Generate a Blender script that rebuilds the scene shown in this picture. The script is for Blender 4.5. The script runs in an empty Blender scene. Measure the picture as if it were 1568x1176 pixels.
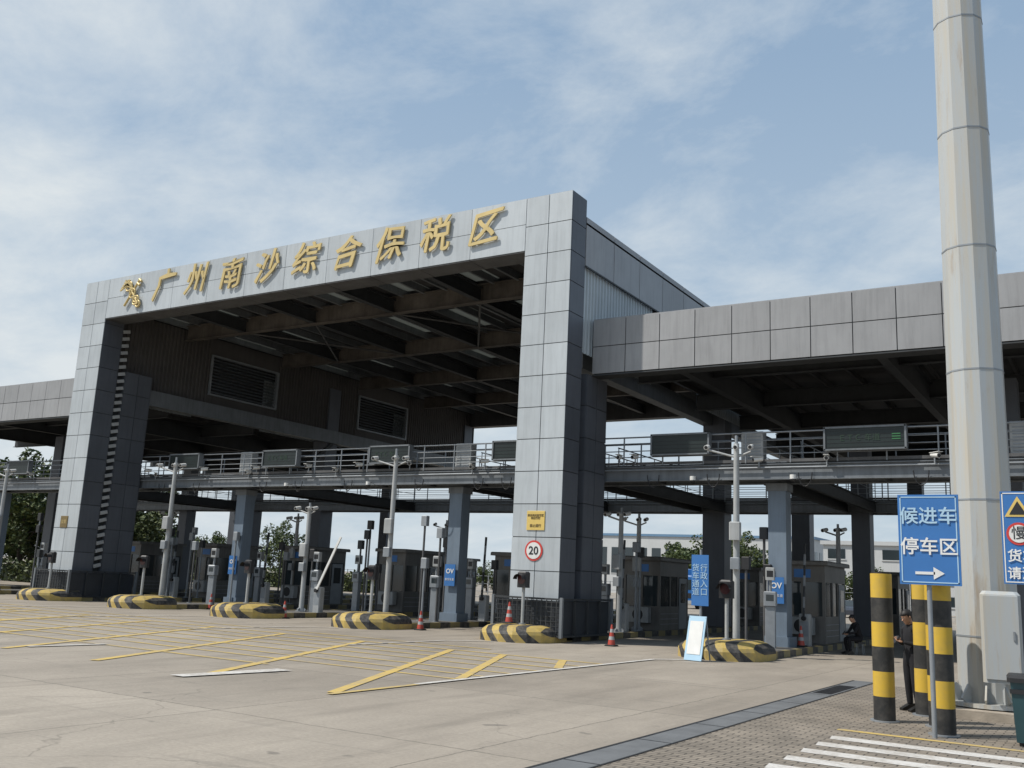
import bpy, math, random
from mathutils import Vector, Matrix
random.seed(7)
S=bpy.context.scene
S.view_settings.view_transform='Standard'
try: S.view_settings.look='None'
except: pass
S.view_settings.exposure=0

# ------------------------------------------------------------------ materials
def newmat(n):
    m=bpy.data.materials.new(n); m.use_nodes=True
    nt=m.node_tree; b=nt.nodes['Principled BSDF']; return m,nt,b
def pos(nt,scale=(1,1,1)):
    g=nt.nodes.new('ShaderNodeNewGeometry'); o=g.outputs['Position']
    mp=nt.nodes.new('ShaderNodeMapping'); mp.inputs['Scale'].default_value=scale
    nt.links.new(o,mp.inputs['Vector']); return mp.outputs[0]
def noise(nt,vec,scale,detail=5,rough=.6,dist=0):
    n=nt.nodes.new('ShaderNodeTexNoise'); n.inputs['Scale'].default_value=scale
    n.inputs['Detail'].default_value=detail; n.inputs['Roughness'].default_value=rough
    n.inputs['Distortion'].default_value=dist
    nt.links.new(vec,n.inputs['Vector']); return n.outputs['Fac']
def mrange(nt,val,a,b,c,d,clamp=True):
    n=nt.nodes.new('ShaderNodeMapRange'); n.clamp=clamp
    for i,v in zip((1,2,3,4),(a,b,c,d)): n.inputs[i].default_value=v
    nt.links.new(val,n.inputs[0]); return n.outputs[0]
def math_(nt,op,a,b=None):
    n=nt.nodes.new('ShaderNodeMath'); n.operation=op
    for i,v in enumerate((a,b)):
        if v is None: continue
        if isinstance(v,(int,float)): n.inputs[i].default_value=v
        else: nt.links.new(v,n.inputs[i])
    return n.outputs[0]
def mixc(nt,fac,a,b,mode='MIX'):
    n=nt.nodes.new('ShaderNodeMix'); n.data_type='RGBA'; n.blend_type=mode
    for sock,v in ((n.inputs[0],fac),(n.inputs[6],a),(n.inputs[7],b)):
        if isinstance(v,(int,float)): sock.default_value=v
        elif isinstance(v,(tuple,list)): sock.default_value=(*v[:3],1)
        else: nt.links.new(v,sock)
    return n.outputs[2]
def grey(nt,val):
    n=nt.nodes.new('ShaderNodeCombineColor')
    for i in range(3): nt.links.new(val,n.inputs[i])
    return n.outputs[0]
def mat(n,col,rough=.6,metal=0,var=.12,sc=2.0,streak=0,island=0,bump=0):
    m,nt,b=newmat(n)
    v=pos(nt)
    f=mrange(nt,noise(nt,v,sc),.3,.7,1-var,1+var)
    c=mixc(nt,1.0,col,grey(nt,f),'MULTIPLY')
    if streak:
        v2=pos(nt,(1,1,.08))
        f2=mrange(nt,noise(nt,v2,6,4,.7),.45,.75,1,1-streak)
        c=mixc(nt,1.0,c,grey(nt,f2),'MULTIPLY')
    if island:
        g=nt.nodes.new('ShaderNodeNewGeometry')
        f3=mrange(nt,g.outputs['Random Per Island'],0,1,1-island,1+island)
        c=mixc(nt,1.0,c,grey(nt,f3),'MULTIPLY')
    nt.links.new(c,b.inputs['Base Color'])
    b.inputs['Roughness'].default_value=rough; b.inputs['Metallic'].default_value=metal
    if bump:
        bp=nt.nodes.new('ShaderNodeBump'); bp.inputs['Strength'].default_value=bump; bp.inputs['Distance'].default_value=.02
        nt.links.new(noise(nt,v,sc*12),bp.inputs['Height']); nt.links.new(bp.outputs[0],b.inputs['Normal'])
    return m
M={}
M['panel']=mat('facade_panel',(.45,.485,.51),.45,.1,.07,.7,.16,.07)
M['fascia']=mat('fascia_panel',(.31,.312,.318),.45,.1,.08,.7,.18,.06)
M['back']=mat('seam_dark',(.05,.055,.06),.8)
M['col_shade_panel']=mat('column_and_shaded_panel',(.095,.104,.122),.5,.1,.1,.8,.15,.08)  # column cladding; dark tone also paints the shade on the pillars' right sides
M['steel']=mat('painted_steel',(.042,.046,.05),.65,.1,.2,1.5,.2)
M['steel_l']=mat('painted_steel_light',(.095,.095,.097),.65,.1,.25,1.2,.25)
M['catbeam']=mat('catwalk_beam_paint',(.17,.185,.20),.5,.1,.15,1.2,.3)
M['rust']=mat('rusty_beam',(.10,.088,.077),.7,0,.35,1.5,.35)
M['post']=mat('post_bluegrey',(.16,.205,.26),.5,.1,.1,1,.15)
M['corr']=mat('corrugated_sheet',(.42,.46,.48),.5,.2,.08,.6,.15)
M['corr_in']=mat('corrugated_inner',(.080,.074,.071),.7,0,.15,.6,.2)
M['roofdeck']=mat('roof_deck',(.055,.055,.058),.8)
M['white']=mat('white_paint',(.72,.72,.70),.5,0,.06,2,.1)
M['offwhite']=mat('offwhite_metal',(.38,.39,.39),.5,0,.12,2,.25)
M['galv']=mat('galvanised',(.27,.29,.31),.5,.3,.12,3)
M['black']=mat('black_plastic',(.02,.02,.022),.45)
M['darkbox']=mat('dark_guard',(.03,.035,.043),.5,0,.2)
M['ledpanel']=mat('led_panel',(.012,.020,.019),.4,0,.2)
M['gold']=mat('gold_letter',(.62,.48,.22),.42,.35,.12,1)
M['blue']=mat('sign_blue',(.04,.16,.42),.45,0,.05)
M['lblue']=mat('light_blue_board',(.40,.58,.72),.4,0,.05)
M['red']=mat('sign_red',(.55,.05,.04),.45,0,.1)
M['redlamp']=mat('dark_red_lamp',(.06,.012,.012),.3)
M['yellow']=mat('yellow_plate',(.66,.48,.14),.5,0,.08)
M['bronze']=mat('bronze_plate',(.22,.16,.07),.4,.5)
M['steel_booth']=mat('booth_panel',(.145,.138,.128),.5,.2,.14,1.5,.25)
M['orange']=mat('cone_orange',(.42,.06,.04),.5)
M['skin']=mat('skin',(.42,.24,.16),.55,0,.05)
M['hair']=mat('hair',(.012,.01,.01),.6)
M['cloth']=mat('black_cloth',(.010,.010,.013),.9,0,.3,9,0,0,.3)
M['cloth2']=mat('dark_trousers',(.008,.008,.011),.9,0,.3,9,0,0,.3)
M['shoe']=mat('shoe_leather',(.012,.011,.010),.4)
M['bark']=mat('bark',(.08,.06,.045),.9,0,.3,6,0,0,.5)
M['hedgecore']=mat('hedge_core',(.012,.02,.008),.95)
M['bin']=mat('bin_plastic',(.02,.06,.07),.45)
M['bldg']=mat('building_white',(.50,.51,.51),.7,0,.05,.2,.1)
M['bldg2']=mat('building_grey',(.36,.38,.40),.7,0,.05,.2,.1)
M['roofblue']=mat('roof_blue',(.12,.22,.34),.5,0,.06,.3)
M['truckblue']=mat('truck_blue',(.02,.12,.35),.35)
M['rubber']=mat('rubber',(.02,.02,.02),.85)
M['carwhite']=mat('car_white',(.6,.6,.62),.25)
M['cardark']=mat('car_dark',(.05,.06,.08),.2)
M['concpad']=mat('pad_concrete',(.36,.31,.25),.9,0,.2,3,0,0,.4)
M['island']=mat('island_concrete',(.12,.115,.108),.9,0,.2,2)
M['channel']=mat('drain_concrete',(.13,.135,.14),.8,0,.2,2)
def glass():
    m,nt,b=newmat('window_glass'); b.inputs['Base Color'].default_value=(.03,.04,.045,1)
    b.inputs['Roughness'].default_value=.08; b.inputs['Specular IOR Level'].default_value=.7
    return m
M['glass']=glass()
def emis(n,c,s):
    m,nt,b=newmat(n); b.inputs['Base Color'].default_value=(.02,.03,.02,1)
    b.inputs['Emission Color'].default_value=(*c,1); b.inputs['Emission Strength'].default_value=s; return m
M['ledgreen']=emis('led_green',(.1,.8,.25),.14)
M['ledfaint']=emis('led_green_faint',(.1,.6,.3),.03)
def skylight():
    m,nt,b=newmat('skylight_sheet')
    t=nt.nodes.new('ShaderNodeBsdfTranslucent'); t.inputs[0].default_value=(.30,.31,.29,1)
    mx=nt.nodes.new('ShaderNodeMixShader'); mx.inputs[0].default_value=.6
    nt.links.new(b.outputs[0],mx.inputs[1]); nt.links.new(t.outputs[0],mx.inputs[2])
    b.inputs['Base Color'].default_value=(.3,.3,.28,1)
    nt.links.new(mx.outputs[0],nt.nodes['Material Output'].inputs[0]); return m
M['skylight']=skylight()
def stripes(name,cx,cy,cz,period,c1=(.70,.44,.03),c2=(.02,.02,.02),worn=.35):
    m,nt,b=newmat(name)
    tc=nt.nodes.new('ShaderNodeTexCoord'); sp=nt.nodes.new('ShaderNodeSeparateXYZ')
    nt.links.new(tc.outputs['Object'],sp.inputs[0])
    x=sp.outputs[0]
    s=math_(nt,'ADD',math_(nt,'ADD',math_(nt,'MULTIPLY',x,cx),math_(nt,'MULTIPLY',sp.outputs[1],cy)),math_(nt,'MULTIPLY',sp.outputs[2],cz))
    fr=math_(nt,'FRACT',math_(nt,'ADD',math_(nt,'DIVIDE',s,period),100.0))
    f=math_(nt,'GREATER_THAN',fr,.5)
    c=mixc(nt,f,c1,c2)
    v=pos(nt); w=mrange(nt,noise(nt,v,5,6,.7),.42,.75,0,worn)
    c=mixc(nt,w,c,(.20,.18,.15))
    nt.links.new(c,b.inputs['Base Color']); b.inputs['Roughness'].default_value=.6
    return m
M['hazard']=stripes('hazard_nose',1,0,.9,.56,c1=(.50,.36,.10),c2=(.03,.03,.032),worn=.65)
M['kerbstripe']=stripes('hazard_kerb',0,1,0,1.3,c1=(.30,.24,.09),c2=(.03,.03,.03),worn=.8)
M['bollard']=stripes('hazard_bollard',0,0,1,.767,c1=(.02,.02,.02),c2=(.60,.39,.04),worn=.25)

def paint(name,col,wear=.5,sc=1.4,lo=.42,hi=.62):
    m,nt,b=newmat(name)
    v=pos(nt); f=noise(nt,v,sc,8,.75); f2=noise(nt,v,14,4,.7)
    k=math_(nt,'ADD',math_(nt,'MULTIPLY',f,.6),math_(nt,'MULTIPLY',f2,.4))
    w=mrange(nt,k,lo,hi,0,wear)
    c=mixc(nt,w,col,(.30,.262,.215))
    nt.links.new(c,b.inputs['Base Color']); b.inputs['Roughness'].default_value=.75; return m
M['pyellow']=paint('road_paint_yellow',(.58,.41,.11),.85,1.4,.44,.64)
M['pyellow2']=paint('road_paint_yellow_faded',(.54,.39,.12),.92,.7,.42,.62)
M['pwhite']=paint('road_paint_white',(.60,.58,.55),.75,1.4,.44,.62)
M['pwhite2']=paint('road_paint_white_faded',(.50,.48,.45),.85)

def ground_mat():
    m,nt,b=newmat('concrete_yard'); v=pos(nt)
    big=noise(nt,v,.09,5,.6); med=noise(nt,pos(nt,(1,.35,1)),.8,6,.65); fine=noise(nt,v,18,4,.7)
    c=mixc(nt,mrange(nt,big,.35,.65,0,1),(.268,.232,.190),(.335,.295,.245))
    c=mixc(nt,1.0,c,grey(nt,mrange(nt,med,.3,.72,1.12,.80)),'MULTIPLY')
    c=mixc(nt,1.0,c,grey(nt,mrange(nt,fine,.3,.7,.87,1.12)),'MULTIPLY')
    sp=nt.nodes.new('ShaderNodeSeparateXYZ'); g=nt.nodes.new('ShaderNodeNewGeometry'); nt.links.new(g.outputs['Position'],sp.inputs[0])
    cb=nt.nodes.new('ShaderNodeCombineXYZ')
    wob=mrange(nt,noise(nt,v,3,3),.3,.7,-.02,.02)
    for ax,p in ((0,4.2),(1,5.0)):
        q=math_(nt,'DIVIDE',math_(nt,'ADD',math_(nt,'ADD',sp.outputs[ax],wob),5000.3),p)
        nt.links.new(math_(nt,'FLOOR',q),cb.inputs[ax])
        l=math_(nt,'LESS_THAN',math_(nt,'FRACT',q),.007)
        c=mixc(nt,math_(nt,'MULTIPLY',l,.6),c,(.10,.088,.072))
    wn=nt.nodes.new('ShaderNodeTexWhiteNoise'); nt.links.new(cb.outputs[0],wn.inputs['Vector'])
    c=mixc(nt,1.0,c,grey(nt,mrange(nt,wn.outputs['Value'],0,1,.92,1.07)),'MULTIPLY')
    st=mrange(nt,noise(nt,pos(nt,(1.6,.2,1)),.55,5,.65),.52,.76,0,.6)
    c=mixc(nt,st,c,(.14,.122,.10))
    ty=mrange(nt,noise(nt,pos(nt,(.35,4.5,1)),.9,4,.6,.6),.60,.72,0,.3)
    c=mixc(nt,ty,c,(.13,.12,.105))
    sp2=mrange(nt,noise(nt,v,1.7,2,.5),.70,.74,0,.55)
    c=mixc(nt,sp2,c,(.10,.09,.08))
    vo=nt.nodes.new('ShaderNodeTexVoronoi'); vo.feature='DISTANCE_TO_EDGE'; vo.inputs['Scale'].default_value=.22
    mixv=nt.nodes.new('ShaderNodeVectorMath'); mixv.operation='ADD'
    nn=nt.nodes.new('ShaderNodeTexNoise'); nn.inputs['Scale'].default_value=1.1; nn.inputs['Detail'].default_value=6
    nt.links.new(v,nn.inputs['Vector']); nt.links.new(v,mixv.inputs[0]); nt.links.new(nn.outputs['Color'],mixv.inputs[1]); nt.links.new(mixv.outputs[0],vo.inputs['Vector'])
    cr=mrange(nt,vo.outputs['Distance'],0,.005,.4,0)
    cr=math_(nt,'MULTIPLY',cr,mrange(nt,big,.48,.55,0,1))
    c=mixc(nt,cr,c,(.09,.08,.065))
    nt.links.new(c,b.inputs['Base Color']); b.inputs['Roughness'].default_value=.85
    bp=nt.nodes.new('ShaderNodeBump'); bp.inputs['Strength'].default_value=.35; bp.inputs['Distance'].default_value=.01
    nt.links.new(fine,bp.inputs['Height']); nt.links.new(bp.outputs[0],b.inputs['Normal']); return m
M['ground']=ground_mat()
def brick_mat():
    m,nt,b=newmat('paving_bricks'); v=pos(nt)
    br=nt.nodes.new('ShaderNodeTexBrick'); nt.links.new(v,br.inputs['Vector'])
    br.inputs['Scale'].default_value=1.0; br.inputs['Brick Width'].default_value=.24; br.inputs['Row Height'].default_value=.12
    br.inputs['Mortar Size'].default_value=.010; br.inputs['Color1'].default_value=(.27,.23,.185,1); br.inputs['Color2'].default_value=(.20,.172,.14,1)
    br.inputs['Mortar'].default_value=(.06,.052,.042,1)
    f=mrange(nt,noise(nt,v,.9,6,.7),.3,.7,.72,1.2)
    c=mixc(nt,1.0,br.outputs['Color'],grey(nt,f),'MULTIPLY')
    nt.links.new(c,b.inputs['Base Color']); b.inputs['Roughness'].default_value=.9
    bp=nt.nodes.new('ShaderNodeBump'); bp.inputs['Strength'].default_value=.6; bp.inputs['Distance'].default_value=.01
    nt.links.new(math_(nt,'SUBTRACT',1.0,br.outputs['Fac']),bp.inputs['Height']); nt.links.new(bp.outputs[0],b.inputs['Normal'])
    return m
M['brick']=brick_mat()
def leaf_mat():
    m,nt,b=newmat('foliage'); g=nt.nodes.new('ShaderNodeNewGeometry')
    f=g.outputs['Random Per Island']
    c=mixc(nt,f,(.03,.055,.015),(.10,.125,.03))
    nt.links.new(c,b.inputs['Base Color']); b.inputs['Roughness'].default_value=.6; return m
M['leaf']=leaf_mat()
def mast_mat():
    m,nt,b=newmat('mast_paint'); 
    v2=pos(nt,(1,1,.05)); f=mrange(nt,noise(nt,v2,5,5,.7),.42,.7,0,1)
    c=mixc(nt,f,(.42,.445,.455),(.47,.42,.33))
    v3=pos(nt,(2,2,.25)); r=mrange(nt,noise(nt,v3,2.2,6,.75),.57,.71,0,.6)
    c=mixc(nt,r,c,(.32,.23,.14))
    nt.links.new(c,b.inputs['Base Color']); b.inputs['Roughness'].default_value=.35; return m
M['mast']=mast_mat()

# ------------------------------------------------------------------ mesh builder
class MB:
    def __init__(s): s.v=[];s.f=[];s.m=[];s.sm=[];s.mats=[];s.M=Matrix.Identity(4)
    def mi(s,k):
        if k not in s.mats: s.mats.append(k)
        return s.mats.index(k)
    def add(s,vs,fs,k,smooth=False):
        o=len(s.v); s.v+= [tuple(s.M@Vector(p)) for p in vs]; i=s.mi(k)
        for f in fs: s.f.append([o+j for j in f]); s.m.append(i); s.sm.append(smooth)
    def box(s,x0,x1,y0,y1,z0,z1,k):
        vs=[(x,y,z) for z in (z0,z1) for y in (y0,y1) for x in (x0,x1)]
        s.add(vs,[(0,2,3,1),(4,5,7,6),(0,1,5,4),(2,6,7,3),(0,4,6,2),(1,3,7,5)],k)
    def bbox(s,x0,x1,y0,y1,z0,z1,k,b=.03):
        o=[(x0+b,y0),(x1-b,y0),(x1,y0+b),(x1,y1-b),(x1-b,y1),(x0+b,y1),(x0,y1-b),(x0,y0+b)]
        cx,cy=(x0+x1)/2,(y0+y1)/2
        def ins(p): return (p[0]+(b if p[0]<cx else -b)*.8,p[1]+(b if p[1]<cy else -b)*.8)
        vs=[(*p,z0) for p in o]+[(*p,z1-b) for p in o]+[(*ins(p),z1) for p in o]
        fs=[tuple(reversed(range(8))),tuple(range(16,24))]
        for r in (0,8):
            for i in range(8): fs.append((r+i,r+(i+1)%8,r+8+(i+1)%8,r+8+i))
        s.add(vs,fs,k)
    def cyl(s,p0,p1,r0,r1=None,k='steel',n=10,smooth=True,cap=True):
        r1=r0 if r1 is None else r1
        p0=Vector(p0);p1=Vector(p1);d=(p1-p0).normalized()
        a=d.orthogonal().normalized()
        if abs(d.z)>.99: a=Vector((1,0,0))
        b=d.cross(a)
        vs=[];
        for p,r in ((p0,r0),(p1,r1)):
            for i in range(n):
                t=2*math.pi*(i+.5)/n; vs.append(p+a*(r*math.cos(t))+b*(r*math.sin(t)))
        s.add(vs,[(i,(i+1)%n,n+(i+1)%n,n+i) for i in range(n)],k,smooth)
        if cap: s.add(vs,[tuple(reversed(range(n))),tuple(range(n,2*n))],k)
    def beam(s,p0,p1,w,h,k):
        p0=Vector(p0);p1=Vector(p1);d=(p1-p0).normalized()
        up=Vector((0,0,1)) if abs(d.z)<.95 else Vector((0,1,0))
        sd=d.cross(up).normalized()*(w/2); u=sd.cross(d).normalized()*(h/2)
        vs=[p+a+b for p in (p0,p1) for b in (-u,u) for a in (-sd,sd)]
        s.add(vs,[(0,2,3,1),(4,5,7,6),(0,1,5,4),(2,6,7,3),(0,4,6,2),(1,3,7,5)],k)
    def ibeam(s,p0,p1,w,h,k,t=.03):
        p0=Vector(p0);p1=Vector(p1);z=Vector((0,0,1))
        s.beam(p0+z*(h/2-t/2),p1+z*(h/2-t/2),w,t,k); s.beam(p0-z*(h/2-t/2),p1-z*(h/2-t/2),w,t,k)
        s.beam(p0,p1,t,h-2*t-.002,k)
    def sph(s,c,r,k,sc=(1,1,1),nu=12,nv=8,z0=-1,z1=1):
        vs=[];fs=[]
        for j in range(nv+1):
            ph=math.asin(z0)+(math.asin(z1)-math.asin(z0))*j/nv
            for i in range(nu):
                t=2*math.pi*i/nu
                vs.append((c[0]+r*sc[0]*math.cos(ph)*math.cos(t),c[1]+r*sc[1]*math.cos(ph)*math.sin(t),c[2]+r*sc[2]*math.sin(ph)))
        for j in range(nv):
            for i in range(nu): fs.append((j*nu+i,j*nu+(i+1)%nu,(j+1)*nu+(i+1)%nu,(j+1)*nu+i))
        s.add(vs,fs,k,True)
    def prism(s,prof,x0,x1,k,axis='x',smooth=False):
        n=len(prof)
        if axis=='x': vs=[(x0,*p) for p in prof]+[(x1,*p) for p in prof]
        else: vs=[(p[0],p[1],x0) for p in prof]+[(p[0],p[1],x1) for p in prof]
        s.add(vs,[(i,(i+1)%n,n+(i+1)%n,n+i) for i in range(n)],k,smooth)
        s.add(vs,[tuple(reversed(range(n))),tuple(range(n,2*n))],k)
    def mesh(s,name):
        me=bpy.data.meshes.new(name); me.from_pydata(s.v,[],s.f)
        for k in s.mats: me.materials.append(M[k])
        me.polygons.foreach_set('material_index',s.m); me.polygons.foreach_set('use_smooth',s.sm)
        import bmesh
        bm=bmesh.new(); bm.from_mesh(me); bmesh.ops.recalc_face_normals(bm,faces=bm.faces); bm.to_mesh(me); bm.free()
        me.update(); return me
    def obj(s,name,parent=None,loc=(0,0,0),rz=0):
        return place(s.mesh(name),name,loc,rz,parent)
def place(me,name,loc=(0,0,0),rz=0,parent=None,sc=1):
    o=bpy.data.objects.new(name,me); o.location=loc; o.rotation_euler=(0,0,rz)
    o.scale=(sc,sc,sc) if isinstance(sc,(int,float)) else sc
    S.collection.objects.link(o)
    if parent: o.parent=parent
    return o
def empty(name,loc=(0,0,0),rz=0):
    o=bpy.data.objects.new(name,None); o.location=loc; o.rotation_euler=(0,0,rz); o.empty_display_size=.3
    S.collection.objects.link(o); return o
def text(s,name,x,y,z,size,k,parent=None,ext=.01,shear=0,off=0,rot=(math.pi/2,0,0),sx=1.0,res=3,warp=None):
    cu=bpy.data.curves.new(name,'FONT'); cu.body=s; cu.size=size; cu.extrude=ext; cu.shear=shear; cu.offset=off
    cu.align_x='CENTER'; cu.align_y='CENTER'; cu.resolution_u=res
    o=bpy.data.objects.new('tmp',cu); S.collection.objects.link(o)
    dg=bpy.context.evaluated_depsgraph_get(); me=bpy.data.meshes.new_from_object(o.evaluated_get(dg))
    bpy.data.objects.remove(o); me.materials.clear(); me.materials.append(M[k])
    if warp is not None:
        for v in me.vertices:
            x_,y_=v.co.x,v.co.y
            v.co.x=x_+.045*math.sin(y_*4+warp)+.03*math.sin(y_*9+warp*2); v.co.y=y_+.05*math.sin(x_*4.2+warp*1.7)+.06*x_
    ob=place(me,name,(x,y,z),0,parent); ob.rotation_euler=rot; ob.scale=(sx,1,1); return ob

# ------------------------------------------------------------------ ground & markings
g=MB(); g.add([(-2500,-1500,0),(2500,-1500,0),(2500,3500,0),(-2500,3500,0)],[(0,1,2,3)],'ground'); g.obj('ground')
def quad(B,pts,z,k): B.add([(x,y,z) for x,y in pts],[tuple(range(len(pts)))],k)
def line(B,a,b,w,z,k):
    a=Vector(a);b=Vector(b);d=(b-a).normalized();n=Vector((-d.y,d.x))*w/2
    quad(B,[a-n,b-n,b+n,a+n],z,k)
p=MB(); quad(p,[(-4.95,0),(14,0),(14,23.5),(-4.95,23.5)],.004,'brick'); p.obj('brick_pavement')
d=MB()
d.box(-5.42,-4.98,-2,24,.0,.010,'channel')
d.box(-5.47,-5.425,-2,24,.0,.012,'black'); d.box(-4.975,-4.945,-2,24,.0,.012,'black')
for i in range(13):
    y=-2+i*2.0; d.box(-5.42,-4.98,y,y+.03,.0101,.012,'black')
for j in range(22): d.box(-5.38,-5.02,20.2+j*.1,20.25+j*.1,.0101,.015,'black')
d.obj('drain_channel')
z=MB()
for i in range(5):
    y=14.15-i*.72; quad(z,[(-3.55,y),(3,y),(3,y+.34),(-3.6,y+.34)],.009,'pwhite')
z.obj('crosswalk_marking')
y_=MB(); quad(y_,[(-3.7,15.15),(6,15.15),(6,15.3),(-3.7,15.3)],.009,'pyellow'); y_.obj('yellow_edge_line')
mk=MB()
for yy in (23.2,22.0,20.9,19.9,18.9,17.8,16.8,15.9,14.8):
    x1=-10.9 if yy>15 and yy<22.5 else -15
    quad(mk,[(-50,yy),(x1,yy),(x1,yy+.15),(-50,yy+.15)],.008,'pyellow' if yy==22.0 else 'pyellow2')
for k in range(13):
    x=-11.0-k*3.1
    line(mk,(x,12.4),(x-4.4,21.95),.20,.012,'pyellow')
for k in range(6):
    x=-31-k*4.0; line(mk,(x+5,10.5),(x,21.9),.2,.012,'pyellow2')
line(mk,(-11.0,16.0),(-13.75,21.95),.2,.012,'pyellow'); line(mk,(-11,19.9),(-12.0,21.95),.2,.012,'pyellow')
quad(mk,[(-10.95,12.2),(-10.82,12.2),(-10.82,22),(-10.95,22)],.016,'pyellow2')
mk.obj('yellow_hatched_marking')
wm=MB()
ISL=[-9.9,-16.75,-23.1,-29.4,-35.75,-42.35,-49.0,-55.5]
for i,x in enumerate(ISL[:6]):
    k='pwhite' if i==0 else 'pwhite2'
    line(wm,(x-1.0,14.5 if i==0 else 20.5),(x-.9,24.8),.14,.020,k)
    line(wm,(x-.9,24.8),(x,26.1),.14,.020,k)
quad(wm,[(-14.35,11.9),(-14.0,11.9),(-13.75,14.3),(-14.15,14.3)],.020,'pwhite')
quad(wm,[(-20.5,13.0),(-20.3,13.0),(-20.2,14.9),(-20.4,14.9)],.020,'pwhite2')
wm.obj('white_lane_marking')

# ------------------------------------------------------------------ gate building
gate=empty('customs_gate_building')
D=28.2
def panels(B,axis,c,u0,u1,z0,z1,nu,nz,k,sgn,gap=.028,th=.03):
    du=(u1-u0)/nu; dz=(z1-z0)/nz
    for i in range(nu):
        for j in range(nz):
            a,b=u0+i*du+gap/2,u0+(i+1)*du-gap/2; e,f=z0+j*dz+gap/2,z0+(j+1)*dz-gap/2
            c0,c1=sorted((c,c+sgn*th))
            if axis=='y': B.box(a,b,c0,c1,e,f,k)
            else: B.box(c0,c1,a,b,e,f,k)
XR0,XR1=-17.55,-15.65; XL0,XL1=-43.45,-41.6
B=MB()
for (x0,x1) in ((XR0,XR1),(XL0,XL1)):
    B.box(x0+.03,x1-.03,D+.03,D+1.07,0,15.5,'back')
    panels(B,'y',D+.03,x0,x1,0.02,15.55,2,14,'panel',-1)
    for c,sg in ((x0+.03,-1),(x1-.03,1)): panels(B,'x',c,D+.03,D+1.07,0.02,15.55,1,14,'col_shade_panel' if sg>0 else 'panel',sg)  # sides turned from the sun get darker cladding, their shade put into the colour
    panels(B,'y',D+1.07,x0,x1,0.02,15.55,2,14,'col_shade_panel',1)
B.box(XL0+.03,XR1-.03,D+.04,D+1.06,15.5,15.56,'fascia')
B.obj('portal_pillars',gate)
B=MB()
B.box(XL1,XR0,D+.035,D+1.07,13.58,15.5,'back')
panels(B,'y',D+.03,XL1,XR0,13.54,15.55,10,2,'panel',-1,gap=.02)
panels(B,'y',D+1.07,XL1,XR0,13.54,15.55,10,2,'col_shade_panel',1)
for i in range(10):
    dx=(XR0-XL1)/10; B.box(XL1+i*dx+.015,XL1+(i+1)*dx-.015,D+.02,D+1.08,13.5,13.575,'steel_l')
B.obj('sign_band',gate)
B=MB(); B.box(XL0,XR1,61.0,61.8,13.3,14.9,'steel_l'); B.obj('rear_beam',gate)
B=MB()
for x0,x1 in ((XR0,XR1),(XL0,XL1)):
    top=9.2 if x0>-20 else 11.2
    B.box(x0+.03,x1-.04,D+1.55,D+3.1,0,top-.02,'back')
    for c,sg in ((x0+.03,-1),(x1-.04,1)): panels(B,'x',c,D+1.55,D+3.1,0.02,top,2,int(top/1.11),'col_shade_panel',sg,gap=.03)
    panels(B,'y',D+1.55,x0,x1,0.02,top,2,int(top/1.11),'col_shade_panel',-1); panels(B,'y',D+3.1,x0,x1,0.02,top,2,int(top/1.11),'col_shade_panel',1)
    B.box(x0+.25,x1-.25,D+1.1,D+1.55,.02,top-.3,'back')
    if x0<-20:
        for i in range(33):
            zz=1.6+i*.36
            B.beam((x1-.06,D+1.12,zz),(x1-.06,D+1.50,zz+.10),.12,.16,'offwhite')
for x in (-42.6,-16.6):
    for yy in (45.5,60.6): B.box(x-.55,x+.55,yy-.5,yy+.5,0,13.3,'col_shade_panel')
B.obj('columns',gate)
B=MB()
nx=22; w=(XR1-XL0)/nx
for i in range(nx):
    x0=XL0+i*w
    ys=[D+1.1]
    if i%3==1:
        for j in range(5):
            a=30.2+j*6.4
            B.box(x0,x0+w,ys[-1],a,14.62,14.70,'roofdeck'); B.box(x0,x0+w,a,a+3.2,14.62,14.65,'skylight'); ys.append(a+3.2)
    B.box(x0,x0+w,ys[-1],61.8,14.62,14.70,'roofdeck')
B.obj('roof_deck',gate)
B=MB()
for i in range(nx+1):
    x=XL0+.3+i*(XR1-XL0-.6)/nx
    B.box(x-.06,x+.06,D+1.1,61.0,14.30,14.61,'catbeam')
for yy in (33.2,40.2,47.2,54.2):
    B.ibeam((XL1,yy,13.95),(XR0,yy,13.95),.34,.8,'rust')
for x in (-37.2,-32.4,-27.6,-22.8):
    B.ibeam((x,D+1.1,13.9),(x,61.0,13.9),.28,.62,'steel')
for x in (-37.2,-27.6): B.cyl((x,33.2,13.6),(x+4.8,40.2,13.6),.05,None,'steel_l',6); B.cyl((x+4.8,33.2,13.6),(x,40.2,13.6),.05,None,'steel_l',6)
B.obj('roof_beams',gate)
B=MB()
for xc,sg in ((XR1,1),(XL0,-1)):
    a,b=sorted((xc-sg*.03,xc-sg*.4))
    B.box(a,b,D+1.1,61.8,13.07,14.88,'back')
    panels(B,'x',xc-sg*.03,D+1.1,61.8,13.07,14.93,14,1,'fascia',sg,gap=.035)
    B.box(min(xc,xc+sg*.05),max(xc,xc+sg*.05),D+1.1,61.8,13.0,13.06,'steel')
B.obj('side_fascia',gate)
def corr(B,x,y0,y1,z0,z1,k,p=.24,dp=.05):
    n=int((y1-y0)/p); p=(y1-y0)/n; pts=[]
    for i in range(n): 
        y=y0+i*p; pts+=[(x,y),(x,y+.4*p),(x+dp,y+.5*p),(x+dp,y+.9*p)]
    pts.append((x,y1)); vs=[(a,b,z0) for a,b in pts]+[(a,b,z1) for a,b in pts]; m=len(pts)
    B.add(vs,[(i,i+1,m+i+1,m+i) for i in range(m-1)],k)
B=MB()
LV=[(35.4,40.5),(47.8,53.0)]
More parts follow.
